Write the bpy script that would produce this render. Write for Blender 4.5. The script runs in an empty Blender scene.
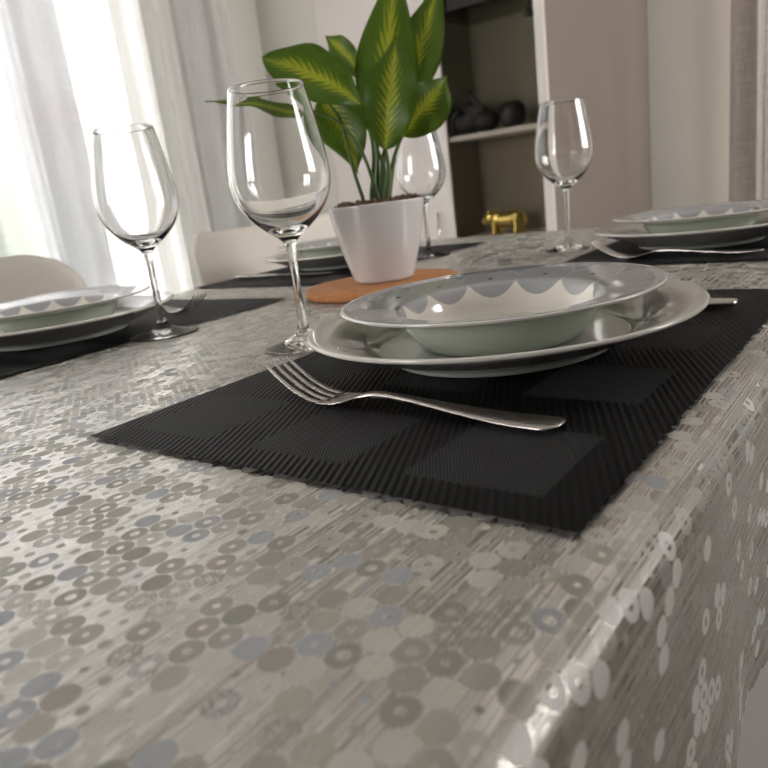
import bpy, bmesh, math, random
from math import pi, sin, cos, sqrt, atan2, radians
from mathutils import Vector, Matrix
random.seed(11)
S = bpy.context.scene
COL = S.collection
Z0 = 0.75                      # height of the table cloth above the floor

# ------------------------------------------------------------------ helpers
def link(name, me, mat=None, parent=None, smooth=True):
    o = bpy.data.objects.new(name, me); COL.objects.link(o)
    if mat is not None:
        for m in (mat if isinstance(mat, (list, tuple)) else [mat]): me.materials.append(m)
    if smooth:
        for p in me.polygons: p.use_smooth = True
    if parent is not None: o.parent = parent
    return o

def obj(name, bm, mat=None, parent=None, smooth=True):
    me = bpy.data.meshes.new(name)
    bmesh.ops.recalc_face_normals(bm, faces=bm.faces)
    bm.to_mesh(me); bm.free()
    return link(name, me, mat, parent, smooth)

def tag(o, label, cat, group=None, kind=None):
    o['label'] = label; o['category'] = cat
    if group: o['group'] = group
    if kind: o['kind'] = kind
    return o

def thing(name, loc, label, cat, rz=0, group=None):
    o = bpy.data.objects.new(name, None); COL.objects.link(o)
    o.location = loc; o.rotation_euler = (0, 0, rz); o.empty_display_size = .05
    return tag(o, label, cat, group)

def dup(root, loc, rz, label):
    r = root.copy(); COL.objects.link(r); r.location = loc; r.rotation_euler = (0, 0, rz); r['label'] = label
    for ch in list(root.children):
        c = ch.copy(); COL.objects.link(c); c.parent = r
        for g in list(ch.children):
            d = g.copy(); COL.objects.link(d); d.parent = c
    return r

def struct(name, bm, mat, smooth=False):
    o = obj(name, bm, mat, None, smooth); o['kind'] = 'structure'
    o['label'] = SL.get(name, name.replace('_', ' ')); o['category'] = name.split('_')[0]
    return o

def box(bm, x0, x1, y0, y1, z0, z1, bev=0):
    r = bmesh.ops.create_cube(bm, size=1)
    for v in r['verts']:
        v.co = Vector(((x0 + x1) / 2 + v.co.x * (x1 - x0), (y0 + y1) / 2 + v.co.y * (y1 - y0), (z0 + z1) / 2 + v.co.z * (z1 - z0)))
    if bev:
        es = list({e for v in r['verts'] for e in v.link_edges})
        bmesh.ops.bevel(bm, geom=es, offset=bev, segments=2, affect='EDGES', profile=.6)

def bx(x0, x1, y0, y1, z0, z1, bev=0):
    bm = bmesh.new(); box(bm, x0, x1, y0, y1, z0, z1, bev); return bm

def lathe(prof, n=96, closed=False, mats=None):
    """prof: list of (r,z); mats: material index per segment"""
    bm = bmesh.new(); rings = []
    for r, z in prof:
        if r < 1e-6: rings.append([bm.verts.new((0, 0, z))])
        else: rings.append([bm.verts.new((r * cos(2 * pi * i / n), r * sin(2 * pi * i / n), z)) for i in range(n)])
    pairs = list(zip(rings[:-1], rings[1:]))
    if closed: pairs.append((rings[-1], rings[0]))
    for k, (a, b) in enumerate(pairs):
        for i in range(n):
            j = (i + 1) % n
            if len(a) == 1 and len(b) == 1: continue
            if len(a) == 1: f = bm.faces.new((a[0], b[j], b[i]))
            elif len(b) == 1: f = bm.faces.new((a[i], a[j], b[0]))
            else: f = bm.faces.new((a[i], a[j], b[j], b[i]))
            if mats: f.material_index = mats[k]
    return bm

def catmull(pts, n=8):
    """dense smooth polyline through pts (any dimension)"""
    P = [Vector(p) for p in pts]; out = []
    for i in range(len(P) - 1):
        a = P[i - 1] if i else P[i] * 2 - P[i + 1]
        b, c = P[i], P[i + 1]
        d = P[i + 2] if i + 2 < len(P) else P[i + 1] * 2 - P[i]
        for k in range(n):
            t = k / n
            out.append(.5 * ((2 * b) + (c - a) * t + (2 * a - 5 * b + 4 * c - d) * t * t + (3 * b - a - 3 * c + d) * t ** 3))
    out.append(P[-1].copy()); return out

def tube(bm, pts, rad, n=12):
    P = [Vector(p) for p in pts]
    R = rad if isinstance(rad, (list, tuple)) else [rad] * len(P)
    rings = []; up = None
    for i, p in enumerate(P):
        t = (P[min(i + 1, len(P) - 1)] - P[max(i - 1, 0)]).normalized()
        if up is None:
            up = Vector((0, 0, 1)) if abs(t.z) < .9 else Vector((1, 0, 0))
        a = t.cross(up).normalized(); b = a.cross(t).normalized(); up = b
        rings.append([bm.verts.new(p + R[i] * (cos(2 * pi * k / n) * a + sin(2 * pi * k / n) * b)) for k in range(n)])
    for A, B in zip(rings[:-1], rings[1:]):
        for k in range(n): bm.faces.new((A[k], A[(k + 1) % n], B[(k + 1) % n], B[k]))
    bm.faces.new(rings[0][::-1]); bm.faces.new(rings[-1])

def grid(fn, nu, nv, uvfn=None, thick=0):
    """sheet surface fn(i/nu, j/nv) -> xyz, optional uv"""
    bm = bmesh.new()
    uvl = bm.loops.layers.uv.new('UVMap')
    V = [[bm.verts.new(fn(i / nu, j / nv)) for j in range(nv + 1)] for i in range(nu + 1)]
    for i in range(nu):
        for j in range(nv):
            f = bm.faces.new((V[i][j], V[i + 1][j], V[i + 1][j + 1], V[i][j + 1]))
            for l, (a, b) in zip(f.loops, ((i, j), (i + 1, j), (i + 1, j + 1), (i, j + 1))):
                l[uvl].uv = uvfn(a / nu, b / nv) if uvfn else (a / nu, b / nv)
    return bm

# ------------------------------------------------------------------ node DSL
class N:
    def __init__(s, tree, sock): s.t, s.s = tree, sock
    def _m(s, op, *a):
        n = s.t.nodes.new('ShaderNodeMath'); n.operation = op
        for i, x in enumerate((s,) + a):
            if isinstance(x, N): s.t.links.new(x.s, n.inputs[i])
            else: n.inputs[i].default_value = x
        return N(s.t, n.outputs[0])
    def __add__(s, o): return s._m('ADD', o)
    __radd__ = __add__
    def __sub__(s, o): return s._m('SUBTRACT', o)
    def __rsub__(s, o): return (s * -1) + o
    def __mul__(s, o): return s._m('MULTIPLY', o)
    __rmul__ = __mul__
    def __truediv__(s, o): return s._m('DIVIDE', o)
    def __lt__(s, o): return s._m('LESS_THAN', o)
    def __gt__(s, o): return s._m('GREATER_THAN', o)
    def min(s, o): return s._m('MINIMUM', o)
    def max(s, o): return s._m('MAXIMUM', o)
    def round(s): return s._m('ROUND')
    def floor(s): return s._m('FLOOR')
    def frac(s): return s._m('FRACT')
    def abs(s): return s._m('ABSOLUTE')
    def sqrt(s): return s._m('SQRT')
    def sin(s): return s._m('SINE')
    def cos(s): return s._m('COSINE')
    def pow(s, o): return s._m('POWER', o)
    def atan2(s, o): return s._m('ARCTAN2', o)
    def clamp(s):
        r = s._m('ADD', 0.0); r.s.node.use_clamp = True; return r
    def ss(s, a, b):
        n = s.t.nodes.new('ShaderNodeMapRange'); n.interpolation_type = 'SMOOTHSTEP'
        s.t.links.new(s.s, n.inputs[0]); n.inputs[1].default_value = a; n.inputs[2].default_value = b
        return N(s.t, n.outputs[0])

class Mat:
    def __init__(s, name):
        s.m = bpy.data.materials.new(name); s.m.use_nodes = True
        s.t = s.m.node_tree; s.b = s.t.nodes['Principled BSDF']; s.out = s.t.nodes['Material Output']
    def new(s, ty): return s.t.nodes.new(ty)
    def n(s, sock): return N(s.t, sock)
    def set(s, name, v):
        i = s.b.inputs[name]
        if isinstance(v, N): s.t.links.new(v.s, i)
        elif isinstance(v, (tuple, list)) and len(v) == 3: i.default_value = (*v, 1)
        else: i.default_value = v
        return s
    def coord(s, which):
        c = s.new('ShaderNodeTexCoord'); return s.n(c.outputs[which])
    def sep(s, v):
        x = s.new('ShaderNodeSeparateXYZ'); s.t.links.new(v.s, x.inputs[0]); return [s.n(o) for o in x.outputs]
    def comb(s, x, y, z=0.0):
        c = s.new('ShaderNodeCombineXYZ')
        for i, q in enumerate((x, y, z)):
            if isinstance(q, N): s.t.links.new(q.s, c.inputs[i])
            else: c.inputs[i].default_value = q
        return s.n(c.outputs[0])
    def noise(s, vec, scale=1., detail=2., rough=.5):
        x = s.new('ShaderNodeTexNoise'); x.inputs['Scale'].default_value = scale; x.inputs['Detail'].default_value = detail
        x.inputs['Roughness'].default_value = rough
        if vec is not None: s.t.links.new(vec.s, x.inputs['Vector'])
        return s.n(x.outputs[0])
    def white(s, vec):
        x = s.new('ShaderNodeTexWhiteNoise'); x.noise_dimensions = '3D'; s.t.links.new(vec.s, x.inputs['Vector'])
        c = s.new('ShaderNodeSeparateColor'); s.t.links.new(x.outputs['Color'], c.inputs[0])
        return [s.n(o) for o in c.outputs]
    def mix(s, fac, a, b):
        x = s.new('ShaderNodeMix'); x.data_type = 'RGBA'
        for q, i in ((fac, 0), (a, 6), (b, 7)):
            if isinstance(q, N): s.t.links.new(q.s, x.inputs[i])
            elif isinstance(q, (tuple, list)): x.inputs[i].default_value = (*q, 1)
            else: x.inputs[i].default_value = q
        return s.n(x.outputs[2])
    def mixf(s, fac, a, b):
        x = s.new('ShaderNodeMix'); x.data_type = 'FLOAT'
        for q, i in ((fac, 0), (a, 2), (b, 3)):
            if isinstance(q, N): s.t.links.new(q.s, x.inputs[i])
            else: x.inputs[i].default_value = q
        return s.n(x.outputs[0])
    def ramp(s, fac, stops, const=False):
        x = s.new('ShaderNodeValToRGB'); r = x.color_ramp
        if const: r.interpolation = 'CONSTANT'
        while len(r.elements) < len(stops): r.elements.new(.5)
        for e, (p, c) in zip(r.elements, stops): e.position = p; e.color = (*c, 1)
        s.t.links.new(fac.s, x.inputs[0]); return s.n(x.outputs[0])
    def bump(s, h, strength=.3, dist=.001):
        x = s.new('ShaderNodeBump'); x.inputs['Strength'].default_value = strength; x.inputs['Distance'].default_value = dist
        s.t.links.new(h.s, x.inputs['Height']); s.t.links.new(x.outputs[0], s.b.inputs['Normal']); return s

def plain(name, col, rough=.5, metal=0., spec=.5, var=.06, scale=8., **kw):
    m = Mat(name)
    nz = m.noise(m.coord('Object'), scale, 4.)
    m.set('Base Color', m.mix(nz, tuple(c * (1 - var) for c in col), tuple(min(1, c * (1 + var)) for c in col)))
    m.set('Roughness', rough).set('Metallic', metal).set('Specular IOR Level', spec)
    for k, v in kw.items(): m.set(k.replace('_', ' '), v)
    return m.m

# ------------------------------------------------------------------ materials
def mat_cloth():
    hx = .461
    m = Mat('jacquard')
    uv = m.coord('UV'); u, v, _ = m.sep(uv)
    a, b = .0105, .0099
    rx, ry = a / 2, b * .5716
    def cell(ou, ov):
        ia = (u / a - ou).round(); ja = (v / (2 * b) - ov).round()
        dx = (u - (ia + ou) * a) / rx; dy = (v - (ja + ov) * (2 * b)) / ry
        return (dx * dx + dy * dy).sqrt(), ia + ou, ja + ov
    rA, iA, jA = cell(0., 0.); rB, iB, jB = cell(.5, .5)
    pick = rB < rA
    r = rA.min(rB)
    idv = m.comb(m.mixf(pick, iA, iB), m.mixf(pick, jA, jB), 3.7)
    R1, R2, R3 = m.white(idv)
    R4, R5, R6 = m.white(m.comb(m.mixf(pick, iA, iB) + .31, m.mixf(pick, jA, jB), 9.1))
    disc = 1 - r.ss(.93, .99)
    hole_r = .22 + .18 * R4
    hole = 1 - (r - hole_r).ss(-.04, .04)
    t_bg = R1 < .28                                     # disc woven like the ground, only its dot shows
    t_ring = (R1 > .55)
    t_speck = (R1 > .86)
    fine = m.noise(m.comb(u * 1400., v * 1400.), 1., 1.)
    speck = fine.ss(.44, .56)
    d_plain = disc * (1 - t_ring * hole)
    d_speck = d_plain * m.mixf(t_speck, 1., speck)
    dot = disc * hole
    dm = m.mixf(t_bg, d_speck, dot) * (1 - (u > hx - .012) * .55)                     # matt pattern thread; weakened on the hanging side to paint in its shade
    # threads running along the table
    thr = m.noise(m.comb(u * 1400., v * 6.), 1., 3., .6)
    slub = m.noise(m.comb(u * 420., v * 7.), 1., 2.)
    weft = m.noise(m.comb(u * 30., v * 2200.), 1., 1.)
    th = thr.ss(.30, .70)
    pal = m.ramp(R2, [(0, (0.610, 0.586, 0.537)), (.22, (0.439, 0.451, 0.470)), (.38, (0.488, 0.464, 0.403)), (.55, (0.415, 0.378, 0.336)),
                      (.68, (0.354, 0.342, 0.293)), (.78, (0.634, 0.610, 0.549)), (.9, (0.439, 0.427, 0.378))], True)
    dark = (.86 < R1) if False else (R1 > .86)
    pal = m.mix(t_speck * .55, pal, (.13, .125, .09))
    disc_col = m.mix(th * .55, pal, m.mix(.5, pal, (.16, .15, .13)))
    bg_col = m.mix(th, (.27, .24, .215), (.81, .78, .735))
    bg_col = m.mix(slub.ss(.52, .7) * .5, bg_col, (.32, .275, .24))
    glint = (R3 < .20) * (u > hx - .006) * m.mixf(fine.ss(.40, .44), .55, 1.) * disc * (1 - t_ring * hole)  # window glints on the hanging side, painted in as white discs
    col = m.mix(dm, bg_col, disc_col)
    col = m.mix(glint, col, (.95, .94, .91))
    m.set('Base Color', col)
    m.set('Metallic', m.mixf(glint, m.mixf(dm, .85, .12), 0.))
    m.set('Anisotropic', glint * .9).set('Anisotropic Rotation', .25)
    tg = m.new('ShaderNodeTangent'); tg.direction_type = 'UV_MAP'; tg.uv_map = 'UVMap'
    m.t.links.new(tg.outputs[0], m.b.inputs['Tangent'])
    m.set('Roughness', m.mixf(glint, m.mixf(dm, .27, .52) + (th - .5) * .12, .34))
    m.set('Specular IOR Level', m.mixf(dm, .5, .3))
    h = thr * .5 + weft * .35 + dm * .5
    m.bump(h, .35, .0004)
    return m.m

def mat_placemat():
    m = Mat('woven_vinyl')
    x, y, z = m.sep(m.coord('Object'))                   # origin in the middle of the mat; local x across (0.30), y along (0.45)
    px = (x + .15 - .0175) / .0975; py = (y + .225 - .0200) / .1135
    fx = px.frac() * .0975; fy = py.frac() * .1135
    inr = (fx > .0) * (fx < .065) * (fy > .0) * (fy < .067) * (x > -.1325) * (x < .1330) * (y > -.205) * (y < .206)
    rib = ((x * .90 + y * .43) * (2 * pi / .0038)).sin()
    rib2 = ((x * .55 - y * .83) * (2 * pi / .0023)).sin()
    cross = ((x * -.43 + y * .90) * (2 * pi / .0016)).sin()
    cr2 = ((x * .83 + y * .55) * (2 * pi / .0015)).sin()
    h = m.mixf(inr, rib * .5 + .5 + cross * .22, rib2 * .35 + .5 + cr2 * .25)
    grain = m.noise(m.comb(x * 900., y * 900.), 1., 2.)
    colb = m.mix(h.clamp() * .8, (.003, .003, .0035), (.020, .020, .021))
    colr = m.mix(h.clamp(), (.012, .012, .013), (.11, .11, .113))
    m.set('Base Color', m.mix(inr, colb, colr))
    m.set('Roughness', m.mixf(inr, .42, .5) + (grain - .5) * .2)
    m.set('Specular IOR Level', .34)
    m.bump(h, .9, .0006)
    return m.m

def mat_glaze(decor):
    m = Mat('porcelain_decor' if decor else 'porcelain')
    base = (.66, .675, .60)
    if not decor:
        nz = m.noise(m.coord('Object'), 30., 2.)
        x, y, z = m.sep(m.coord('Object'))
        r = (x * x + y * y).sqrt(); th = y.atan2(x); st = radians(30)
        q = th / st; d = (q - q.round()) * st
        lx = r * d.cos() - .094; ly = r * d.sin(); dd = (lx * lx + ly * ly).sqrt()
        circ = 1 - dd.ss(.0238, .0244)
        green = m.mix(nz, (.50, .53, .455), (.54, .565, .49))
        col = m.mix(r.ss(.094, .0945), green, (.56, .525, .485))
        col = m.mix(circ * .8, col, m.mix(r.ss(.094, .0945), (.50, .535, .46), (.50, .475, .45)))
        col = m.mix(r.ss(.1312, .1316), col, (.72, .68, .63))
        m.set('Base Color', m.mix(z < .0069, col, (.52, .53, .47)))
    else:
        x, y, z = m.sep(m.coord('Object'))
        r = (x * x + y * y).sqrt(); th = y.atan2(x)
        st = radians(30)
        q = ((th - radians(2)) / st); d = (q - q.round()) * st
        onwall = r < .0700
        re = r.max(.0690) - (.0262 - z).max(0.) * onwall
        lx = re * d.cos() - .0825; ly = r.max(.0690) * d.sin()
        dd = (lx * lx + ly * ly).sqrt()
        circ = 1 - dd.ss(.0222, .0228)
        edge = dd.ss(.0212, .0218) * circ
        rim = r.ss(.0700, .0710)
        well = (.74, .69, .61)
        rimc = (.27, .285, .32)
        k = m.white(m.comb(q.round(), 1.5, 2.5))[0]
        cc = m.mix(k, (.325, .325, .34), (.37, .36, .365))
        col = m.mix(rim, well, rimc)
        col = m.mix(circ, col, cc)
        col = m.mix(edge * .5 * rim, col, (.6, .6, .58))
        col = m.mix(1 - dd.ss(.0018, .0022), col, (.10, .12, .17))
        col = m.mix(r.ss(.1062, .1066), col, (.74, .72, .68))
        m.set('Base Color', col)
    m.set('Roughness', .12).set('Specular IOR Level', .55).set('Coat Weight', .5).set('Coat Roughness', .04)
    return m.m

def mat_glass():
    m = Mat('clear_glass')
    m.set('Base Color', (1, 1, 1)).set('Roughness', 0.).set('IOR', 1.48).set('Transmission Weight', 1.)
    return m.m

def mat_pane(tint=(.95, .95, .95), ior=1.45):
    m = Mat('window_pane_glass')
    t = m.new('ShaderNodeBsdfTransparent'); t.inputs[0].default_value = (*tint, 1)
    g = m.new('ShaderNodeBsdfGlossy'); g.inputs['Roughness'].default_value = .01
    fr = m.new('ShaderNodeFresnel'); fr.inputs[0].default_value = ior
    x = m.new('ShaderNodeMixShader')
    m.t.links.new(fr.outputs[0], x.inputs[0]); m.t.links.new(t.outputs[0], x.inputs[1]); m.t.links.new(g.outputs[0], x.inputs[2])
    m.t.links.new(x.outputs[0], m.out.inputs[0])
    return m.m

def mat_sheer(name, col, transp, transl=.6):
    m = Mat(name)
    ux, uy, _ = m.sep(m.coord('UV'))
    wv = m.noise(m.comb(ux * 260., uy * 6.), 1., 2.)
    wh = m.noise(m.comb(ux * 4., uy * 420.), 1., 2.)
    c = m.mix(wv * .6 + wh * .4, tuple(q * .86 for q in col), col)
    tr = m.new('ShaderNodeBsdfTransparent')
    tl = m.new('ShaderNodeBsdfTranslucent'); df = m.new('ShaderNodeBsdfDiffuse')
    m.t.links.new(c.s, tl.inputs[0]); m.t.links.new(c.s, df.inputs[0])
    a = m.new('ShaderNodeMixShader'); a.inputs[0].default_value = transl
    m.t.links.new(df.outputs[0], a.inputs[1]); m.t.links.new(tl.outputs[0], a.inputs[2])
    x = m.new('ShaderNodeMixShader')
    f = (1 - transp) + (wv * .5 + wh * .5 - .5) * .5
    m.t.links.new(f.clamp().s, x.inputs[0])
    m.t.links.new(tr.outputs[0], x.inputs[1]); m.t.links.new(a.outputs[0], x.inputs[2])
    m.t.links.new(x.outputs[0], m.out.inputs[0])
    return m.m

def mat_leaf():
    m = Mat('variegated_leaf')
    u, v, _ = m.sep(m.coord('UV'))                        # u along 0..1, v across -1..1
    av = v.abs()
    oi = m.new('ShaderNodeObjectInfo'); rnd = m.n(oi.outputs['Random'])
    nz = m.noise(m.comb(u * 7., v * 4., rnd * 20.), 1., 3.)
    ve = ((u - av * .30) * 88. + nz * 2.2).sin() * .5 + .5
    core = (1 - (av + (nz - .5) * .6 + ve * .26 - .02).ss(.10, .52)) * .85
    core = core * (1 - u.ss(.72, 1.0) * .6)
    green = m.mix(nz, (.056, .130, .013), (.155, .262, .030))
    col = m.mix(core, green, (.62, .63, .05))
    col = m.mix((1 - av.ss(.02, .07)) * .7, col, (.50, .52, .08))
    m.set('Base Color', col).set('Roughness', .36).set('Specular IOR Level', .45)
    m.set('Subsurface Weight', 0.)
    m.bump(ve * .4 + (1 - av.ss(0., .08)) * -1., .25, .0015)
    tl = m.new('ShaderNodeBsdfTranslucent'); m.t.links.new(m.mix(.5, col, (.35, .45, .05)).s, tl.inputs[0])
    x = m.new('ShaderNodeMixShader'); x.inputs[0].default_value = .22
    m.t.links.new(m.b.outputs[0], x.inputs[1]); m.t.links.new(tl.outputs[0], x.inputs[2])
    m.t.links.new(x.outputs[0], m.out.inputs[0])
    return m.m

def mat_steel(name='brushed_steel', col=(.50, .46, .43), rough=.26):
    m = Mat(name)
    x, y, z = m.sep(m.coord('Object'))
    nz = m.noise(m.comb(x * 60., y * 1500., z * 1500.), 1., 2.)
    m.set('Base Color', col).set('Metallic', 1.).set('Roughness', nz * .16 + (rough - .08))
    return m.m

def mat_cork():
    m = Mat('cork')
    v = m.coord('Object')
    n1 = m.noise(v, 260., 3.); n2 = m.noise(v, 60., 2.)
    m.set('Base Color', m.mix(n1.ss(.35, .7) * .7 + n2 * .3, (.36, .135, .045), (.56, .245, .09)))
    m.set('Roughness', .75); m.bump(n1, .4, .0006)
    return m.m

def mat_tile():
    m = Mat('floor_tile')
    x, y, z = m.sep(m.coord('Object'))
    gx = ((x / .45).frac() - .5).abs(); gy = ((y / .45).frac() - .5).abs()
    grout = (gx.max(gy)).ss(.492, .496)
    nz = m.noise(m.coord('Object'), 3., 5.)
    m.set('Base Color', m.mix(grout, m.mix(nz, (.42, .40, .37), (.50, .48, .445)), (.36, .35, .33)))
    m.set('Roughness', .35); return m.m

def mat_linen(name, c1, c2):
    m = Mat(name)
    ux, uy, _ = m.sep(m.coord('UV'))
    wv = m.noise(m.comb(ux * 420., uy * 10.), 1., 3.); wh = m.noise(m.comb(ux * 8., uy * 300.), 1., 3.)
    m.set('Base Color', m.mix((wv * .5 + wh * .5).ss(.3, .7), c1, c2)).set('Roughness', .9).set('Specular IOR Level', .1)
    return m.m

M = dict(
    cloth=mat_cloth(), mat=mat_placemat(), glaze=mat_glaze(False), decor=mat_glaze(True), glass=mat_glass(),
    steel=mat_steel(), leaf=mat_leaf(), cork=mat_cork(), tile=mat_tile(),
    pot=plain('glazed_ceramic_pot', (.66, .625, .62), .22, 0, .5, .02, Coat_Weight=.4),
    soil=plain('bark_soil', (.14, .09, .055), .9, 0, .2, .7, 300.),
    stem=plain('leaf_stem', (.060, .105, .016), .45, 0, .4, .25, 60.),
    wall=plain('warm_white_wall', (.60, .58, .535), .85, 0, .2, .02, 2.),
    taupe=plain('taupe_wall', (.235, .193, .168), .85, 0, .2, .02, 2.),  # even taupe tone, darker than the other walls
    ceil=plain('white_ceiling_paint', (.8, .79, .77), .9, 0, .2, .01, 2.),
    lacquer=plain('white_lacquer', (.66, .61, .58), .4, 0, .4, .015, 3.),
    inner=plain('cabinet_lining', (.245, .23, .185), .7, 0, .3, .05, 6.),
    inner2=plain('cabinet_lining_brown', (.30, .26, .21), .7, 0, .3, .05, 6.),
    chair=plain('moulded_plastic', (.68, .62, .55), .42, 0, .4, .015, 4.),
    wood=plain('beech_wood', (.50, .34, .19), .5, 0, .3, .2, 40.),
    tablewood=plain('table_wood', (.42, .36, .30), .5, 0, .3, .15, 20.),
    gold=plain('gilt_metal', (.80, .61, .20), .3, 1., .5, .1, 60.),
    black=plain('black_figure', (.018, .018, .020), .45, 0, .4, .4, 40.),
    darkgrey=plain('dark_grey_plastic', (.05, .05, .05), .5, 0, .4, .2, 40.),
    frame=plain('window_frame_paint', (.80, .77, .68), .5, 0, .4, .02, 5.),
    pane=mat_pane(), cabpane=mat_pane((.88, .87, .84), ior=1.1),
    sheer=mat_sheer('sheer_voile', (.80, .795, .79), .10, .5),
    sheer2=mat_sheer('grey_sheer_voile', (.50, .50, .515), .06, .35),
    linen=mat_linen('taupe_linen', (.32, .28, .26), (.56, .51, .48)),
    stucco=plain('pale_stucco', (.75, .70, .62), .9, 0, .2, .05, 1.),
    rooft=plain('terracotta_roof', (.52, .26, .18), .9, 0, .2, .2, 6.),
    hedge=plain('hedge_leaves', (.16, .24, .08), .9, 0, .2, .5, 9.),
    lawn=plain('pale_paving', (.6, .58, .54), .9, 0, .2, .1, 2.),
)

SL = {
    'floor': 'beige tiled floor of the dining room', 'ceiling': 'white ceiling of the dining room',
    'wall_left': 'warm white window wall on the left behind the sheer curtains',
    'wall_back': 'off-white wall between the sheer curtain and the display cabinet',
    'wall_return': 'taupe wall to the right of the display cabinet',
    'wall_far': 'pale wall behind the far right plates beside the grey curtain',
    'wall_right': 'taupe wall on the right side of the room', 'wall_front': 'off-white wall behind the camera',
    'window_1': 'bright balcony window behind the white sheer curtains',
    'window_2': 'window in the right wall', 'window_3': 'window behind the taupe curtain',
    'window_fill': 'added fill-light window in the wall behind the camera',
    'ground': 'pale paving outside the window',
}

# ------------------------------------------------------------------ room
XL, XR, YF, YB, YC = -2.55, 1.9, -2.4, 3.8, 2.6
ZT = 2.5
XC0, XC1 = -2.206, -1.153      # cabinet

def wall_with_hole(axis, pos, th, a0, a1, h):
    """wall slab normal to axis, outer thickness th (signed), hole h=(b0,b1,z0,z1)"""
    bm = bmesh.new()
    b0, b1, z0, z1 = h
    p0, p1 = min(pos, pos + th), max(pos, pos + th)
    for (s0, s1, q0, q1) in ((a0, b0, 0, ZT), (b1, a1, 0, ZT), (b0, b1, 0, z0), (b0, b1, z1, ZT)):
        if s1 - s0 < 1e-4 or q1 - q0 < 1e-4: continue
        if axis == 'x': box(bm, p0, p1, s0, s1, q0, q1)
        else: box(bm, s0, s1, p0, p1, q0, q1)
    return bm

def window(name, axis, pos, b0, b1, z0, z1, nm=2, dep=.06):
    bm = bmesh.new(); f = .065
    def bb(s0, s1, q0, q1):
        if axis == 'x': box(bm, pos - dep / 2, pos + dep / 2, s0, s1, q0, q1, .004)
        else: box(bm, s0, s1, pos - dep / 2, pos + dep / 2, q0, q1, .004)
    if name == 'window_1': bb(b1 - .21, b1 - f, z0 + f, z1 - f)
    bb(b0, b0 + f, z0, z1); bb(b1 - f, b1, z0, z1); bb(b0 + f, b1 - f, z0, z0 + f); bb(b0 + f, b1 - f, z1 - f, z1)
    for k in range(1, nm):
        c = b0 + (b1 - b0) * k / nm; bb(c - .045, c + .045, z0 + f, z1 - f)
    o = struct(name, bm, M['frame'])
    bm = bmesh.new()
    if axis == 'x': box(bm, pos - .004, pos + .004, b0 + f, b1 - f, z0 + f, z1 - f)
    else: box(bm, b0 + f, b1 - f, pos - .004, pos + .004, z0 + f, z1 - f)
    obj('window_glass', bm, M['pane'], o, False)
    return o

W1 = (-.35, 2.0, .05, 2.2)
W2 = (1.4, 3.1, 1.0, 2.3)
W_FILL = (-2.35, -1.1, .8, 2.2)  # added unseen window, brings fill light from behind the camera
W3 = (-.70, .12, .05, 2.2)
struct('floor', bx(XL - .2, XR + .2, YF - .2, YB + .2, -.1, 0), M['tile'])
struct('ceiling', bx(XL - .2, XR + .2, YF - .2, YB + .2, ZT, ZT + .1), M['ceil'])
struct('wall_left', wall_with_hole('x', XL, -.2, YF, YB, W1), M['wall'])
struct('wall_right', wall_with_hole('x', XR, .2, YF, YB, W2), M['taupe'])
struct('wall_far', wall_with_hole('y', YB, .2, XC1, XR, W3), M['wall'])
struct('wall_front', wall_with_hole('y', YF, -.2, XL, XR, W_FILL), M['wall'])
bm = bmesh.new(); box(bm, XL, XC0, YC, YC + .42, 0, ZT); box(bm, XC0, XC1 - .02, YC + .42, YC + .5, 0, ZT)
box(bm, XC0, XC1 - .02, YC, YC + .42, 2.22, ZT)
struct('wall_back', bm, M['wall'])
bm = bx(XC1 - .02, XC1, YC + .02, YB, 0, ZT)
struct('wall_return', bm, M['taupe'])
window('window_1', 'x', XL - .1, *W1, nm=2)
window('window_2', 'x', XR + .1, *W2, nm=2)
window('window_3', 'y', YB + .1, *W3, nm=2)
window('window_fill', 'y', YF - .1, *W_FILL, nm=2)

# outside
o = struct('ground', bx(-40, -2.8, -25, 25, -.35, -.25), M['lawn'])
h = thing('house', (-26, 17, -.25), 'pale house with a terracotta roof seen faintly through the sheer curtain', 'house')
obj('wall', bx(-4, 4, -6, 6, 0, 4.2), M['stucco'], h, False)
bm = bmesh.new()
vs = [bm.verts.new(p) for p in ((-4.6, -6.6, 4.2), (4.6, -6.6, 4.2), (4.6, 6.6, 4.2), (-4.6, 6.6, 4.2), (0, -4, 5.9), (0, 4, 5.9))]
for q in ((0, 1, 4), (1, 2, 5, 4), (2, 3, 5), (3, 0, 4, 5), (3, 2, 1, 0)): bm.faces.new([vs[i] for i in q])
obj('roof', bm, M['rooft'], h, False)
bm = bmesh.new()
rg = random.Random(4)
for k in range(46):
    r = bmesh.ops.create_icosphere(bm, subdivisions=2, radius=rg.uniform(.7, 1.2))
    off = Vector((-15 + rg.uniform(-.8, .8), -2 + k * .55, .5 + rg.uniform(-.2, .6)))
    for v in r['verts']: v.co = v.co * rg.uniform(.92, 1.08) + off
tag(obj('hedge', bm, M['hedge']), 'green hedge seen faintly through the bright window', 'hedge', kind='stuff')

# ------------------------------------------------------------------ curtains
def curtain(name, p0, p1, z0, z1, amp, wl, mat, label, seed, drift=0., axis='y', n=220):
    rg = random.Random(seed)
    ph = [rg.uniform(0, 6.28) for _ in range(4)]
    L = p1 - p0
    def fn(i, j):
        s = p0 + L * i; z = z0 + (z1 - z0) * j
        w = .55 + .45 * (1 - j)
        a = (sin(2 * pi * s / wl + ph[0] + .5 * sin(2 * pi * s / (wl * 2.7) + ph[1])) * amp
             + amp * .4 * sin(2 * pi * s / (wl * .43) + ph[2] + j * .6)) * w
        side = amp * .7 * cos(2 * pi * s / wl + ph[3]) * w + drift * (1 - j) * (i - .0)
        if axis == 'y': return (a, s + side, z)
        return (s + side, a, z)
    bm = grid(fn, n, 24, lambda i, j: (i * L * 1.5, j * (z1 - z0)))
    o = obj(name, bm, mat)
    return tag(o, label, 'curtain')

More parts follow.
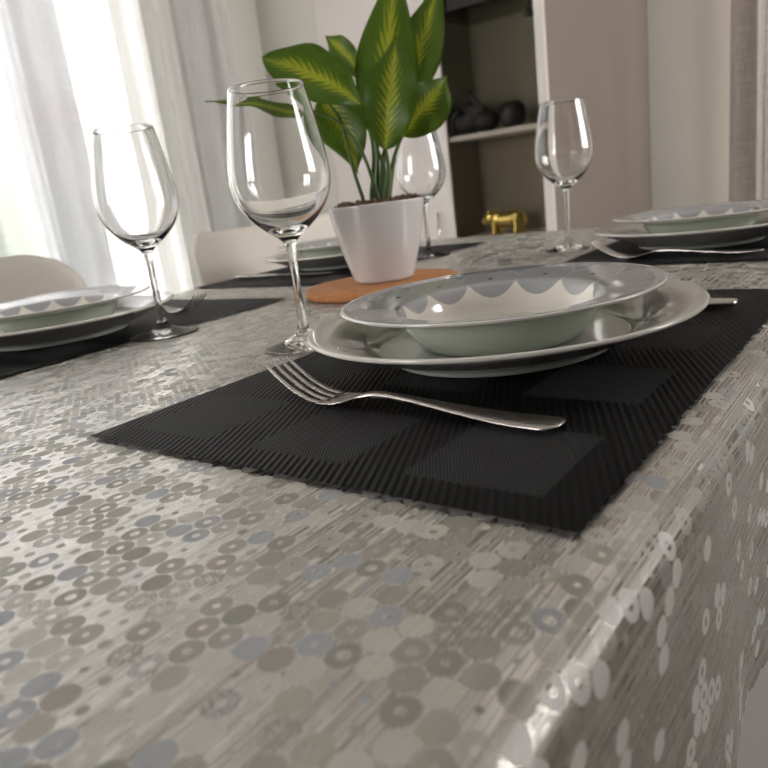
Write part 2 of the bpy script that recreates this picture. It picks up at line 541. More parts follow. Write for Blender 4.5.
c = curtain('sheer_curtain', 1.28, 2.33, .02, 2.42, .038, .15, M['sheer'], 'white sheer curtain hanging at the right side of the bright window', 3)
c.location.x = XL + .11
c = curtain('sheer_curtain', -.45, 1.44, .02, 2.42, .045, .2, M['sheer2'], 'grey sheer curtain at the far left edge of the photo', 8)
c.location.x = XL + .2
c = curtain('linen_curtain', -.742, .2, .02, 2.42, .045, .17, M['linen'], 'taupe linen curtain at the right edge beyond the far plates', 5, axis='x')
c.location.y = YB - .14

# ------------------------------------------------------------------ display cabinet
cab = thing('display_cabinet', (XC0, YC, 0), 'white display cabinet with a glass door beside the taupe wall', 'cabinet')
CW = XC1 - XC0; D0 = 1.609 - 1.153; XG = CW - D0          # glass bay from XG to CW
H = 2.2
bm = bmesh.new()
box(bm, 0, .02, .0215, .29, 0, H); box(bm, XG - .02, XG, .022, .29, 0, H); box(bm, CW - .022, CW - .021, .022, .29, 0, H)
box(bm, 0, CW - .022, .28, .30, 0, H); box(bm, .02, CW - .022, .022, .28, H - .02, H); box(bm, .02, CW - .022, .022, .28, 0, .08)
obj('carcass', bm, M['inner'], cab, False)
d = obj('door', bx(.0005, XG - .0015, 0, .02, .09, H - .005, .003), M['lacquer'], cab, False)
hd = bmesh.new(); tube(hd, [(XG - .05, -.025, .55), (XG - .05, -.025, .75)], .005)
obj('handle', hd, M['steel'], d)
bm = bmesh.new()
box(bm, XG, XG + .012, 0, .02, .09, H - .005); box(bm, CW - .034, CW, 0, .02, .09, H - .005)
box(bm, XG + .012, CW - .034, 0, .02, .09, .13); box(bm, XG + .012, CW - .034, 0, .02, H - .04, H - .005)
gd = obj('glass_door', bm, M['lacquer'], cab, False)
obj('pane', bx(XG + .012, CW - .034, .008, .012, .13, H - .04), M['cabpane'], gd, False)
for z in (.62, 1.03, 1.49):
    obj('shelf', bx(XG + .002, CW - .04, .03, .275, z - .009, z + .010, .001), M['cabpane'] if z > 1.4 else M['lacquer'], cab, False)
obj('back_panel', bx(XG + .002, CW - .024, .270, .278, .63, 1.02), M['inner2'], cab, False)

# gilt animal figurine on the low shelf
def blob(bm, c, s, seg=16, rot=None):
    r = bmesh.ops.create_uvsphere(bm, u_segments=seg, v_segments=max(8, seg // 2), radius=1)
    for v in r['verts']:
        p = Vector((v.co.x * s[0], v.co.y * s[1], v.co.z * s[2]))
        if rot is not None: p = rot @ p
        v.co = p + Vector(c)
def remesh_join(bm_or_obj, vox=.004):
    m = bm_or_obj.modifiers.new('r', 'REMESH'); m.mode = 'VOXEL'; m.voxel_size = vox; m.use_smooth_shade = True
    s = bm_or_obj.modifiers.new('s', 'SMOOTH'); s.iterations = 3; s.factor = .5
    return bm_or_obj

bm = bmesh.new()
blob(bm, (.0, 0, .058), (.062, .034, .032)); blob(bm, (.045, 0, .062), (.036, .034, .034)); blob(bm, (-.045, 0, .066), (.034, .030, .034))
blob(bm, (-.078, -.004, .072), (.026, .022, .026)); blob(bm, (-.10, -.006, .058), (.016, .014, .018))
for dx, dy in ((-.05, -.02), (-.045, .02), (.05, -.02), (.055, .02)):
    tube(bm, [(dx, dy, .06), (dx, dy, .03), (dx - .002, dy, .0)], [.017, .013, .014])
blob(bm, (-.072, -.022, .092), (.007, .004, .012)); blob(bm, (-.072, .016, .092), (.007, .004, .012))
tube(bm, [(.078, 0, .07), (.088, 0, .055), (.086, 0, .03)], [.006, .005, .004], 8)
g = obj('animal_figurine', bm, M['gold']); remesh_join(g, .003)
g.location = (-1.42, YC + .13, .63)
tag(g, 'small gilt four-legged animal figurine on the low shelf of the glass cabinet', 'figurine')

# dark objects on the middle shelf
bm = bmesh.new()
rg = random.Random(2)
blob(bm, (-.03, 0, .045), (.085, .05, .048)); blob(bm, (.015, .0, .085), (.07, .04, .03), rot=Matrix.Rotation(.5, 3, 'Y'))
blob(bm, (-.075, -.01, .05), (.035, .04, .052)); blob(bm, (.06, -.005, .04), (.05, .045, .04))
tube(bm, [(-.02, -.03, .10), (.03, -.04, .12), (.07, -.03, .075)], [.012, .014, .01])
tube(bm, [(-.01, 0, .10), (.0, 0, .135), (.004, 0, .155)], [.012, .007, .003])
tube(bm, [(-.06, -.045, .0), (-.055, -.05, .06), (-.02, -.05, .09)], [.010, .012, .01])
g = obj('crouching_figure', bm, M['black']); remesh_join(g, .003)
g.scale = (1.12, 1.1, 1.12); g.location = (-1.528, YC + .1, 1.0405)
tag(g, 'dark crouching sculpture with raised limbs on the middle shelf of the glass cabinet', 'sculpture')
prof = [(0, 0), (.03, 0), (.046, .02), (.053, .05), (.049, .078), (.034, .096), (.020, .10), (.018, .098), (.03, .09), (.045, .06), (.03, .012), (0, .01)]
g = obj('round_vase', lathe(prof, 48), M['black']); g.location = (-1.345, YC + .1, 1.0405)
tag(g, 'small round black vase on the right of the middle cabinet shelf', 'vase')
g = obj('storage_box', bx(-.13, .09, -.07, .1, 0, .12, .006), M['darkgrey'], None, False); g.location = (-1.45, YC + .13, 1.5005)
tag(g, 'dark box on the upper shelf of the glass cabinet', 'box')
lt = thing('cabinet_lamp', (-1.252, YC + .1, 1.4805), 'small dark spot lamp under the upper cabinet shelf', 'lamp')
bm = bmesh.new(); tube(bm, [(0, 0, 0), (0, 0, -.03)], .005, 10); obj('arm', bm, M['darkgrey'], lt)
bm = bmesh.new(); tube(bm, [(0, 0, -.028), (0, 0, -.04), (0, 0, -.058)], [.007, .016, .018], 16); obj('lamp_head', bm, M['darkgrey'], lt)

# ------------------------------------------------------------------ table and cloth
TX0, TX1, TY0, TY1 = -.985, -.063, -.16, 1.365     # outer faces of the hanging cloth
cxm, cym = (TX0 + TX1) / 2, (TY0 + TY1) / 2
hx, hy = (TX1 - TX0) / 2, (TY1 - TY0) / 2
RF = .020; DROP = .185
def fold(s, half):
    a = abs(s); sg = 1 if s >= 0 else -1
    flat = half - RF
    if a <= flat: return s, 0.
    t = a - flat; arc = RF * pi / 2
    if t < arc:
        an = t / RF; return sg * (flat + RF * sin(an)), RF * (1 - cos(an))
    return sg * half, RF + t - arc
EXT = RF * (pi / 2 - 1) + DROP - RF
def lin(half, nflat, nh):
    flat = half - RF; arc = RF * pi / 2; out = []
    tot = flat + arc + DROP - RF
    for i in range(nh): out.append(-tot + (DROP - RF) * i / nh)
    for i in range(10): out.append(-flat - arc + arc * i / 10)
    for i in range(nflat): out.append(-flat + 2 * flat * i / nflat)
    for i in range(10): out.append(flat + arc * i / 10)
    for i in range(nh + 1): out.append(flat + arc + (DROP - RF) * i / nh)
    return out
us, vs_ = lin(hx, 40, 16), lin(hy, 120, 16)
def cl(s, t):
    x, du = fold(s, hx); y, dv = fold(t, hy)
    z = -max(du, dv)
    if du > RF:
        k = (du - RF) / DROP
        x += (1 if s > 0 else -1) * k * (.004 + .006 * sin(y * 14 + 1.0) + .004 * sin(y * 33))
    if dv > RF:
        k = (dv - RF) / DROP
        y += (1 if t > 0 else -1) * k * (.004 + .006 * sin(x * 17) + .003 * sin(x * 41))
    if du > RF and dv > RF:
        k = (min(du, dv) - RF) / DROP
        x += (1 if s > 0 else -1) * k * .06; y += (1 if t > 0 else -1) * k * .06
    return Vector((x, y, z - .0006))
nu, nv = len(us) - 1, len(vs_) - 1
bm = bmesh.new(); uvl = bm.loops.layers.uv.new('UVMap')
V = [[bm.verts.new(cl(a, b)) for b in vs_] for a in us]
for i in range(nu):
    for j in range(nv):
        f = bm.faces.new((V[i][j], V[i + 1][j], V[i + 1][j + 1], V[i][j + 1]))
        for l, (a, b) in zip(f.loops, ((i, j), (i + 1, j), (i + 1, j + 1), (i, j + 1))):
            l[uvl].uv = (us[a], vs_[b])
cloth = obj('tablecloth', bm, M['cloth']); cloth.location = (cxm, cym, Z0)
tag(cloth, 'silver grey tablecloth woven with small discs and rings covering the table', 'tablecloth')

tb = thing('dining_table', (cxm, cym, 0), 'rectangular dining table under the silver disc-patterned cloth', 'table')
obj('tabletop', bx(-hx + .006, hx - .006, -hy + .006, hy - .006, Z0 - .034, Z0 - .003, .012), M['tablewood'], tb, False)
for sx in (-1, 1):
    for sy in (-1, 1):
        obj('leg', bx(sx * (hx - .06) - .035, sx * (hx - .06) + .035, sy * (hy - .06) - .035, sy * (hy - .06) + .035, 0, Z0 - .034, .004), M['tablewood'], tb, False)
bm = bmesh.new()
box(bm, -hx + .125, hx - .125, -hy + .08, -hy + .10, Z0 - .12, Z0 - .034); box(bm, -hx + .125, hx - .125, hy - .10, hy - .08, Z0 - .12, Z0 - .034)
box(bm, -hx + .08, -hx + .10, -hy + .125, hy - .125, Z0 - .12, Z0 - .034); box(bm, hx - .10, hx - .08, -hy + .125, hy - .125, Z0 - .12, Z0 - .034)
obj('apron', bm, M['tablewood'], tb, False)

# ------------------------------------------------------------------ place settings
PA, PB, PC, PD = (-.2354, .4303), (-.243, 1.000), (-.80, .415), (-.828, .958)
MAT_A = (-.2375, .4275)
def make_mat():
    bm = grid(lambda i, j: (-.15 + .30 * i, -.225 + .45 * j, .0006 * sin(i * 9) * sin(j * 7)), 20, 30)
    bmesh.ops.solidify(bm, geom=bm.faces[:], thickness=.0011)
    return obj('placemat', bm, M['mat'], None, False)
MZ = Z0 + .0012
m0 = make_mat(); m0.location = (*MAT_A, MZ)
tag(m0, 'black woven placemat under the nearest plates and fork', 'placemat', 'black woven placemats')
for loc, rz, lab in (((-.3794 + .15, .8223 + .225), radians(1.5), 'black woven placemat under the far right plates'),
                     ((-.6496 - .15, .6401 - .225), radians(.4), 'black woven placemat under the plates at the left edge, in front of the left chair'),
                     ((-.6693 - .15, 1.1922 - .225), radians(-.8), 'black woven placemat behind the white flower pot')):
    q = m0.copy(); COL.objects.link(q); q.location = (*loc, MZ); q.rotation_euler = (0, 0, rz); q['label'] = lab
PZ = MZ + .0007

def catp(pts, n=6): return [(max(p[0], 0), p[1]) for p in catmull([(a, b, 0) for a, b in pts], n)]
# dinner plate: foot ring, flat well, wide flaring rim
under = [(0, .0040), (.066, .0042), (.0705, .0012), (.0735, 0), (.0765, .0012), (.080, .0050), (.093, .0098), (.114, .0185), (.1318, .0248)]
lip = [(.1330, .0258), (.1332, .0270), (.1322, .0280)]
upper = [(.115, .0228), (.098, .0152), (.0925, .0118), (.0875, .0092), (.082, .0082), (.06, .0076), (0, .0074)]
pl_prof = catp(under, 4) + lip + catp(upper, 5)
def plate(loc, label):
    o = obj('dinner_plate', lathe(pl_prof, 128), M['glaze']); o.location = (*loc, PZ)
    return tag(o, label, 'plate', 'pale green dinner plates')
P0 = plate(PA, 'large pale green dinner plate nearest the camera, under the scallop-rimmed soup plate')
bu = [(0, .0026), (.047, .0028), (.0505, .0008), (.053, 0), (.0555, .001), (.061, .0065), (.0665, .0150), (.0700, .0215), (.0745, .0244), (.085, .0266), (.1072, .0310)]
bl = [(.1084, .0318), (.1087, .0328), (.1080, .0335)]
bi = [(.097, .0318), (.080, .0290), (.0720, .0274), (.0685, .0252), (.0655, .0200), (.0615, .0115), (.056, .0066), (.048, .0050), (0, .0046)]
su, sl, si = catp(bu, 4), bl, catp(bi, 6)
bp = su + sl + si
bmats = [0] * (len(su) + 1) + [1] * (len(bp) - len(su) - 2)
def soup(loc, label):
    o = obj('soup_plate', lathe(bp, 128, mats=bmats), [M['glaze'], M['decor']]); o.location = (*loc, PZ + .0084)
    return tag(o, label, 'soup plate', 'soup plates with scalloped circles on the rim')
S0 = soup((-.234, .4295), 'deep soup plate with grey circle rim on the nearest dinner plate')
for k, (c, where) in enumerate(((PB, 'far right place setting'), (PC, 'left edge setting in front of the dome-backed chair'), (PD, 'setting behind the white flower pot'))):
    q = P0.copy(); COL.objects.link(q); q.location = (*c, PZ); q['label'] = 'pale green dinner plate of the ' + where
    q = S0.copy(); COL.objects.link(q); q.location = (*c, PZ + .0084); q['label'] = 'soup plate of the ' + where
    q.rotation_euler.z = .4 * (k + 1)
for o in (P0, S0): o.rotation_euler = (.0075, -.0095, 0)
for o in (P0, S0): o.location.z += .0007

# fork: local x from handle end (0) to tines (0.19), z up
def make_fork():
    root = thing('fork', (0, 0, 0), '', 'fork', 0, 'steel forks')
    # handle + head plate, a lofted strip
    prof = [  # x, half width, z mid, half thickness
        (.000, .0035, .0032, .0006), (.002, .0072, .0030, .0010), (.008, .0094, .0026, .0013), (.030, .0084, .0024, .0014), (.060, .0058, .0042, .0015),
        (.085, .0036, .0062, .0017), (.105, .0029, .0072, .0019), (.116, .0032, .0068, .0018), (.124, .0052, .0052, .0014), (.131, .0090, .0032, .0011),
        (.138, .0113, .0018, .0010), (.146, .0119, .0012, .0010), (.1505, .0119, .0014, .0010)]
    pts = catmull(prof and [Vector((a, b, c, d)) for a, b, c, d in prof], 5)
    bm = bmesh.new(); rings = []
    for p in pts:
        x, w, z, t = p; ring = []
        for k in range(16):
            an = 2 * pi * k / 16
            cx_ = abs(cos(an)) ** .6 * (1 if cos(an) >= 0 else -1); cz = abs(sin(an)) ** .8 * (1 if sin(an) >= 0 else -1)
            dish = -.0010 * (1 - (cx_) ** 2) * max(0, min(1, (x - .12) / .015))
            ring.append(bm.verts.new((x, w * cx_, z + t * cz + dish + .0006 * max(0, min(1, (x - .12) / .015)))))
        rings.append(ring)
    for A, B in zip(rings[:-1], rings[1:]):
        for k in range(16): bm.faces.new((A[k], A[(k + 1) % 16], B[(k + 1) % 16], B[k]))
    bm.faces.new(rings[0]); bm.faces.new(rings[-1][::-1])
    obj('handle', bm, M['steel'], root)
    for i in range(4):
        y0 = -.0097 + i * .00647
        bm = bmesh.new(); rr = []
        tp = [(.148, .0014, .0022), (.158, .0027, .00185), (.170, .0068, .0017), (.182, .0136, .0015), (.1905, .0196, .0012), (.1935, .0219, .0006)]
        for (x, z, w) in [tuple(q) for q in catmull([Vector(q) for q in tp], 4)]:
            s = 1 - .06 * (x - .148) / .045
            t = .0010
            rr.append([bm.verts.new((x, y0 * s + w * cos(2 * pi * k / 10), z + .0003 + t * sin(2 * pi * k / 10))) for k in range(10)])
        for A, B in zip(rr[:-1], rr[1:]):
            for k in range(10): bm.faces.new((A[k], A[(k + 1) % 10], B[(k + 1) % 10], B[k]))
        bm.faces.new(rr[0]); bm.faces.new(rr[-1][::-1])
        obj('tine', bm, M['steel'], root)
    return root
def aim(a, b): return atan2(b[1] - a[1], b[0] - a[0])
FA0, FA1 = (-.1305, .2900), (-.3234, .3000)
fk = make_fork(); fk.location = (*FA0, PZ); fk.rotation_euler.z = aim(FA0, FA1)
fk['label'] = 'steel fork lying on the nearest black placemat in front of the plates'
e0 = (-.265 + .118, .868)
dup(fk, (-.146, .873, PZ), pi - .03, 'steel fork tucked under the edge of the far right plates')
dup(fk, (-.898, .548, PZ), .0, 'steel fork with dark tines beside the left edge plates')

def make_knife():
    root = thing('table_knife', (0, 0, 0), '', 'knife', 0, 'steel knives')
    bm = bmesh.new(); rr = []
    for (x, w, t) in [tuple(q) for q in catmull([Vector(q) for q in ((0, .0040, .0020), (.003, .0072, .0030), (.02, .0085, .0034), (.06, .0072, .0032), (.095, .0055, .0030), (.104, .0060, .0024))], 5)]:
        rr.append([bm.verts.new((x, w * cos(2 * pi * k / 14), .0035 + t * sin(2 * pi * k / 14))) for k in range(14)])
    for A, B in zip(rr[:-1], rr[1:]):
        for k in range(14): bm.faces.new((A[k], A[(k + 1) % 14], B[(k + 1) % 14], B[k]))
    bm.faces.new(rr[0]); bm.faces.new(rr[-1][::-1]); obj('handle', bm, M['steel'], root)
    bm = bmesh.new(); top, bot = [], []
    out = [(.102, -.006), (.14, -.0068), (.18, -.0070), (.205, -.0062), (.216, -.001), (.219, .006), (.18, .0092), (.14, .0090), (.102, .0060)]
    a = [bm.verts.new((x, y, .0044)) for x, y in out]; b = [bm.verts.new((x, y, .0030)) for x, y in out]
    bm.faces.new(a); bm.faces.new(b[::-1])
    for i in range(len(out)):
        j = (i + 1) % len(out); bm.faces.new((a[i], b[i], b[j], a[j]))
    obj('blade', bm, M['steel'], root, False)
    return root
kn = make_knife(); kn.location = (-.1135, .5745, PZ); kn.rotation_euler.z = pi - .02
kn['label'] = 'steel knife at the far side of the nearest plates, only its handle end showing'
dup(kn, (-.955, .825, PZ), .02, 'steel knife on the placemat behind the white flower pot')

# ------------------------------------------------------------------ wine glasses
foot_o = [(0, .0006), (.020, .0004), (.0345, .0000), (.0354, .0007), (.0348, .0015), (.026, .0030), (.014, .0062), (.0075, .0105), (.0048, .0165),
          (.0037, .030), (.0034, .050), (.0037, .070), (.0052, .0785), (.0105, .0840), (.0190, .0905), (.0290, .1010), (.0365, .1140), (.0403, .1280), (.0408, .1400),
          (.0392, .1560), (.0360, .1760), (.0322, .1960), (.0302, .2068)]
inn = [(.0296, .2072), (.0290, .2066), (.0311, .1960), (.0349, .1760), (.0381, .1560), (.0396, .1400), (.0391, .1285), (.0352, .1150), (.0276, .1030), (.0170, .0935), (.0070, .0895), (0, .0885)]
def lift(q):
    r, z = q
    k = max(0, min(1, (z - .055) / .025)) * max(0, min(1, (.15 - z) / .055))
    return (r, z + .0075 * k)
gp = catp([lift(q) for q in foot_o], 4) + catp([lift(q) for q in inn], 4)
GL = [((-.4220, .4282), 'nearest wine glass, standing on the cloth at the tip of the nearest fork'),
      ((-.6413, .4432), 'wine glass beside the left edge plates, against the bright curtain'),
      ((-.4279, 1.0110), 'wine glass in front of the taupe wall by the far right plates'),
      ((-.6798, 1.0177), 'wine glass half hidden behind the white flower pot')]
g0 = None
for (p, lab) in GL:
    if g0 is None: g0 = obj('wine_glass', lathe(gp, 96), M['glass']); o = g0
    else: o = g0.copy(); COL.objects.link(o)
    o.location = (*p, Z0 + .0002); tag(o, lab, 'wine glass', 'empty stemmed wine glasses')

# ------------------------------------------------------------------ coaster and potted plant
cz = Z0 + .0002
co = obj('coaster', lathe([(0, 0), (.093, 0), (.0955, .0015), (.0965, .005), (.0955, .0088), (.093, .010), (0, .010)], 96), M['cork'])
co.location = (-.545, .703, cz)
tag(co, 'round orange cork mat under the white flower pot', 'pot mat')
PX, PY, PZ2 = -.546, .711, cz + .0101
plant = thing('potted_plant', (PX, PY, PZ2), 'leafy plant with yellow-veined green leaves in a white pot on the cork mat', 'plant')
pot_o = [(0, .0005), (.031, .0005), (.0355, .0012), (.0378, .004), (.0402, .012), (.0470, .034), (.0532, .060), (.0574, .081), (.0592, .0925)]
pot_i = [(.0592, .0940), (.0583, .0946), (.0571, .0940), (.0556, .087), (.0540, .082), (0, .080)]
obj('pot', lathe(catp(pot_o, 5) + pot_i, 96), M['pot'], plant)
bm = bmesh.new(); rg = random.Random(7)
for k in range(230):
    a = rg.uniform(0, 2 * pi); rr_ = .052 * sqrt(rg.random()); s = rg.uniform(.0025, .0058)
    r = bmesh.ops.create_icosphere(bm, subdivisions=1, radius=s)
    rot = Matrix.Rotation(rg.uniform(0, 3), 3, 'X') @ Matrix.Rotation(rg.uniform(0, 3), 3, 'Z')
    for v in r['verts']:
        q = rot @ Vector((v.co.x * 1.3, v.co.y, v.co.z * .7)); v.co = q + Vector((rr_ * cos(a), rr_ * sin(a), .0900 + rg.uniform(-.002, .0065)))
bmesh.ops.create_circle(bm, cap_ends=True, segments=48, radius=.0552, matrix=Matrix.Translation((0, 0, .0875)))
so = obj('soil', bm, M['soil'], plant, False); so['kind'] = 'stuff'

MID = {
 'top': [[-0.5596, 0.7637, 0.1763], [-0.5653, 0.7854, 0.2337], [-0.5732, 0.8133, 0.2962], [-0.5714, 0.8528, 0.4055]],
 'front': [[-0.5414, 0.7370, 0.1651], [-0.5295, 0.7351, 0.2039], [-0.5258, 0.7473, 0.2485], [-0.5337, 0.7760, 0.2953]],
 'left': [[-0.5785, 0.7521, 0.2223], [-0.5973, 0.727, 0.2471], [-0.6252, 0.7004, 0.2707], [-0.6685, 0.6793, 0.2916]],
 'small': [[-0.5987, 0.7904, 0.2530], [-0.6275, 0.8037, 0.2859], [-0.6500, 0.8063, 0.3091], [-0.6702, 0.8089, 0.3272]],
 'right': [[-0.5506, 0.7955, 0.211], [-0.5498, 0.8231, 0.2526], [-0.5449, 0.8601, 0.3117], [-0.5356, 0.8973, 0.3793]],
 'lowr': [[-0.5429, 0.7787, 0.1809], [-0.5286, 0.7907, 0.2003], [-0.5131, 0.8106, 0.2218], [-0.5051, 0.8383, 0.2474]],
 'lowl': [[-0.6399, 0.7481, 0.2444], [-0.6207, 0.7481, 0.2181], [-0.6054, 0.7490, 0.1853], [-0.5964, 0.7473, 0.1422]],
 'thin': [[-0.6190, 0.7011, 0.2224], [-0.6400, 0.6792, 0.2256], [-0.6715, 0.6471, 0.2418], [-0.7090, 0.6124, 0.2463]],
}
STEM = {
 'top': [[-0.5522, 0.7330, 0.1066], [-0.5554, 0.7490, 0.1424], [-0.5660, 0.7556, 0.1677]],
 'front': [[-0.5395, 0.7246, 0.1073], [-0.5355, 0.7312, 0.1351], [-0.5405, 0.7381, 0.1662]],
 'left': [[-0.5590, 0.7214, 0.1070], [-0.5641, 0.7448, 0.1678], [-0.5796, 0.7517, 0.2236]],
 'small': [[-0.5640, 0.7362, 0.1074], [-0.5786, 0.7732, 0.1934], [-0.5988, 0.7907, 0.2542]],
 'right': [[-0.5589, 0.7400, 0.1067], [-0.5618, 0.7649, 0.1668], [-0.5489, 0.7984, 0.2156]],
 'lowr': [[-0.5462, 0.7378, 0.1069], [-0.5462, 0.7601, 0.1529], [-0.5430, 0.7790, 0.1821]],
 'lowl': [[-0.5759, 0.7265, 0.1069], [-0.5972, 0.7384, 0.1539], [-0.6149, 0.7479, 0.2112], [-0.6399, 0.7481, 0.2444]],
 'thin': [[-0.5522, 0.7269, 0.1071], [-0.5697, 0.7273, 0.1667], [-0.5926, 0.7163, 0.2055], [-0.6190, 0.7011, 0.2224]],
}
#        half width, fold angle, twist about the rib, position of the widest place
LW = {'top': (0.0425, .30, .15, .50), 'front': (0.0367, .30, -.15, .48), 'left': (0.0385, .30, .30, .58), 'small': (0.0179, .4, -.3, .55),
      'right': (0.0357, .30, -.2, .45), 'lowr': (0.0338, .35, .2, .50), 'lowl': (0.0357, .35, .1, .42), 'thin': (0.0127, .3, .35, .35)}
camp = Vector((0, 0, .1186))
ori = Vector((PX, PY, 0))
def make_leaf(key):
    hw, fo, tw, pk = LW[key]
    mid = catmull([Vector(p) for p in MID[key]], 8); n = len(mid) - 1
    bm = bmesh.new(); uvl = bm.loops.layers.uv.new('UVMap'); rows = []; K = 6
    for i, p in enumerate(mid):
        t = i / n
        tg = (mid[min(i + 1, n)] - mid[max(i - 1, 0)]).normalized()
        face = (Vector((.45, -.75, .25)))                       # the side the blade turns to: the light and the table
        nrm = (face - tg * face.dot(tg)).normalized()
        nrm = Matrix.Rotation(tw, 3, tg) @ nrm
        sd = tg.cross(nrm).normalized()
        e = math.log(.5) / math.log(pk); q = t ** e
        w = hw * max(.0, sin(pi * q)) ** (.72 if key == 'left' else .62 + .62 * t * t)
        if t == 0: w = .0015
        if t == 1: w = .0004
        row = []
        for k in range(-K, K + 1):
            s = k / K
            ripple = .0022 * sin(t * 17 + s * 3) * abs(s) ** 2
            off = sd * (w * s * cos(fo)) + nrm * (abs(s) ** 1.3 * w * sin(fo) - .35 * w * (abs(s) ** 3) * sin(fo) * 1.6 + ripple)
            row.append(bm.verts.new(p + off - ori - Vector((0, 0, PZ2 - Z0))))
        rows.append(row)
    for i in range(n):
        for k in range(2 * K):
            f = bm.faces.new((rows[i][k], rows[i][k + 1], rows[i + 1][k + 1], rows[i + 1][k]))
            for l, (a, b) in zip(f.loops, ((i, k), (i, k + 1), (i + 1, k + 1), (i + 1, k))): l[uvl].uv = (a / n, (b - K) / K)
    bmesh.ops.solidify(bm, geom=bm.faces[:], thickness=.0006)
    obj('leaf', bm, M['leaf'], plant)
    bm = bmesh.new(); st = catmull([Vector(p) - ori - Vector((0, 0, PZ2 - Z0)) for p in STEM[key]], 8)
    st[0].z -= .012
    m_ = len(st) - 1
    tube(bm, st, [.0042 - .0022 * i / m_ if key not in ('thin', 'lowl') else .0026 - .0010 * i / m_ for i in range(m_ + 1)], 10)
    obj('stem', bm, M['stem'], plant)
for k in MID: make_leaf(k)

# ------------------------------------------------------------------ chairs
def make_chair(name, loc, rz, hw, top, rcorner, dip, label):
    """moulded shell chair; local +x is the way the sitter faces, back at x = -0.2"""
    root = thing(name, loc, label, 'chair', rz, 'white shell chairs at the window side')
    prof = [(.22, .425), (.205, .448), (.12, .448), (0, .437), (-.12, .437), (-.175, .465), (-.195, .53), (-.205, .64), (-.215, .74), (-.222, top)]
    P = catmull([Vector((a, 0, b)) for a, b in prof], 6); n = len(P) - 1
    bm = bmesh.new(); K = 16; rows = []
    for i, p in enumerate(P):
        row = []
        for k in range(-K, K + 1):
            s = k / K
            w = hw if p.z < .5 else hw
            if i < 8: w = hw * (.86 + .14 * i / 8)
            y = s * w
            x, z = p.x, p.z
            if z > top - rcorner - .0001 and i > n // 2:      # rounded top corners
                d = abs(y) - (w - rcorner)
                zt = top
                if d > 0: zt = top - rcorner + sqrt(max(0, rcorner ** 2 - d ** 2))
                zt -= dip * (1 - (abs(y) / w) ** 2) if d <= 0 else dip * (1 - (abs(y) / w) ** 2)
                z = min(z, zt) if z < top - 1e-6 else zt
            # dished sides
            if i > n // 2: x += .035 * abs(s) ** 2.4
            else: z += .012 * abs(s) ** 2.5
            row.append(bm.verts.new((x, y, z)))
        rows.append(row)
    for i in range(n):
        for k in range(2 * K):
            try: bm.faces.new((rows[i][k], rows[i][k + 1], rows[i + 1][k + 1], rows[i + 1][k]))
            except ValueError: pass
    bmesh.ops.recalc_face_normals(bm, faces=bm.faces)
    sh = obj('seat_shell', bm, M['chair'], root)
    md = sh.modifiers.new('t', 'SOLIDIFY'); md.thickness = .008; md.offset = 0
    for sx in (-1, 1):
        for sy in (-1, 1):
            bm = bmesh.new(); tube(bm, [(sx * .11, sy * .11, .432), (sx * .155, sy * .16, .22), (sx * .20, sy * .21, 0)], [.016, .014, .010], 12)
            obj('leg', bm, M['wood'], root)
    bm = bmesh.new(); tube(bm, [(.16, .165, .20), (-.16, -.165, .20)], .004, 8); tube(bm, [(.16, -.165, .2045), (-.16, .165, .2045)], .004, 8)
    obj('brace', bm, M['darkgrey'], root)
    return root
make_chair('dining_chair', (-1.15 + .215, .425, 0), 0, .228, .838, .10, -.004, 'white shell chair with a round-shouldered back at the left edge')
make_chair('dining_chair', (-1.10 + .22, 1.045, 0), 0, .213, .836, .035, .006, 'white shell chair with a square-cornered back left of the white flower pot')

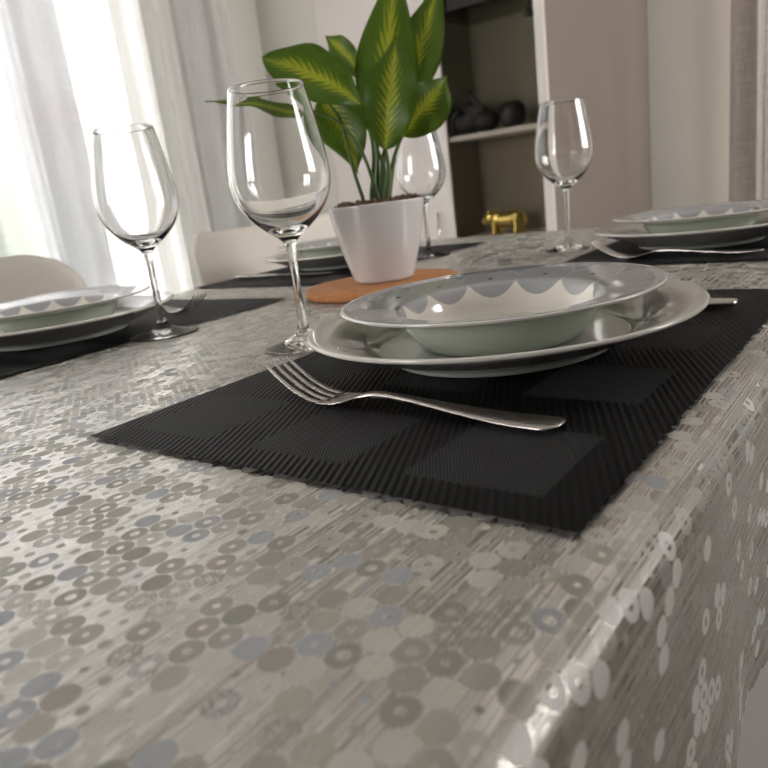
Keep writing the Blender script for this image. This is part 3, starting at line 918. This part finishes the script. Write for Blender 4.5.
# ------------------------------------------------------------------ camera
cam_d = bpy.data.cameras.new('camera'); cam = bpy.data.objects.new('camera', cam_d); COL.objects.link(cam)
Rx, Ry, Rz = Vector((0.795348, 0.593664, -0.122409)), Vector((-0.063492, 0.282426, 0.957186)), Vector((0.602818, -0.753524, 0.26232))
mw = Matrix((Rx, Ry, Rz)).transposed().to_4x4(); mw.translation = (0, 0, .1186237 + Z0)
cam.matrix_world = mw
cam_d.sensor_width = 36; cam_d.sensor_fit = 'HORIZONTAL'; cam_d.lens = 708.92 / 768 * 36
cam_d.clip_start = .01; cam_d.clip_end = 200
cam_d.dof.use_dof = True; cam_d.dof.focus_distance = .43; cam_d.dof.aperture_fstop = 14.
S.camera = cam

# ------------------------------------------------------------------ light: daylight sky through the windows
w = bpy.data.worlds.new('sky'); S.world = w; w.use_nodes = True
nt = w.node_tree; bg = nt.nodes['Background']
tc = nt.nodes.new('ShaderNodeTexCoord'); sp = nt.nodes.new('ShaderNodeSeparateXYZ'); nt.links.new(tc.outputs['Generated'], sp.inputs[0])
rp = nt.nodes.new('ShaderNodeValToRGB'); nt.links.new(sp.outputs['Z'], rp.inputs[0])
rp.color_ramp.elements[0].position = 0.; rp.color_ramp.elements[0].color = (1, .975, .94, 1)
rp.color_ramp.elements[1].position = .6; rp.color_ramp.elements[1].color = (.96, .98, 1, 1)
nt.links.new(rp.outputs[0], bg.inputs[0]); bg.inputs[1].default_value = 4.2

def portal(axis, pos, h, sgn):
    b0, b1, z0, z1 = h
    l = bpy.data.lights.new('window_portal', 'AREA'); l.shape = 'RECTANGLE'; l.cycles.is_portal = True
    l.size = b1 - b0; l.size_y = z1 - z0
    o = bpy.data.objects.new('window_portal', l); COL.objects.link(o)
    if axis == 'x':
        o.location = (pos, (b0 + b1) / 2, (z0 + z1) / 2); d = Vector((sgn, 0, 0))
    else:
        o.location = ((b0 + b1) / 2, pos, (z0 + z1) / 2); d = Vector((0, sgn, 0))
    o.rotation_euler = d.to_track_quat('-Z', 'Y').to_euler()
portal('x', XL - .16, W1, 1); portal('x', XR + .16, W2, -1); portal('y', YB + .16, W3, -1); portal('y', YF - .16, W_FILL, 1)

S.cycles.max_bounces = 14; S.cycles.diffuse_bounces = 6; S.cycles.glossy_bounces = 6
S.cycles.transmission_bounces = 12; S.cycles.transparent_max_bounces = 16
S.cycles.sample_clamp_indirect = 12.0; S.cycles.use_denoising = True
S.view_settings.view_transform = 'Standard'; S.view_settings.look = 'None'
S.view_settings.gamma = 1; S.view_settings.use_curve_mapping = False
S.view_settings.exposure = 2.1
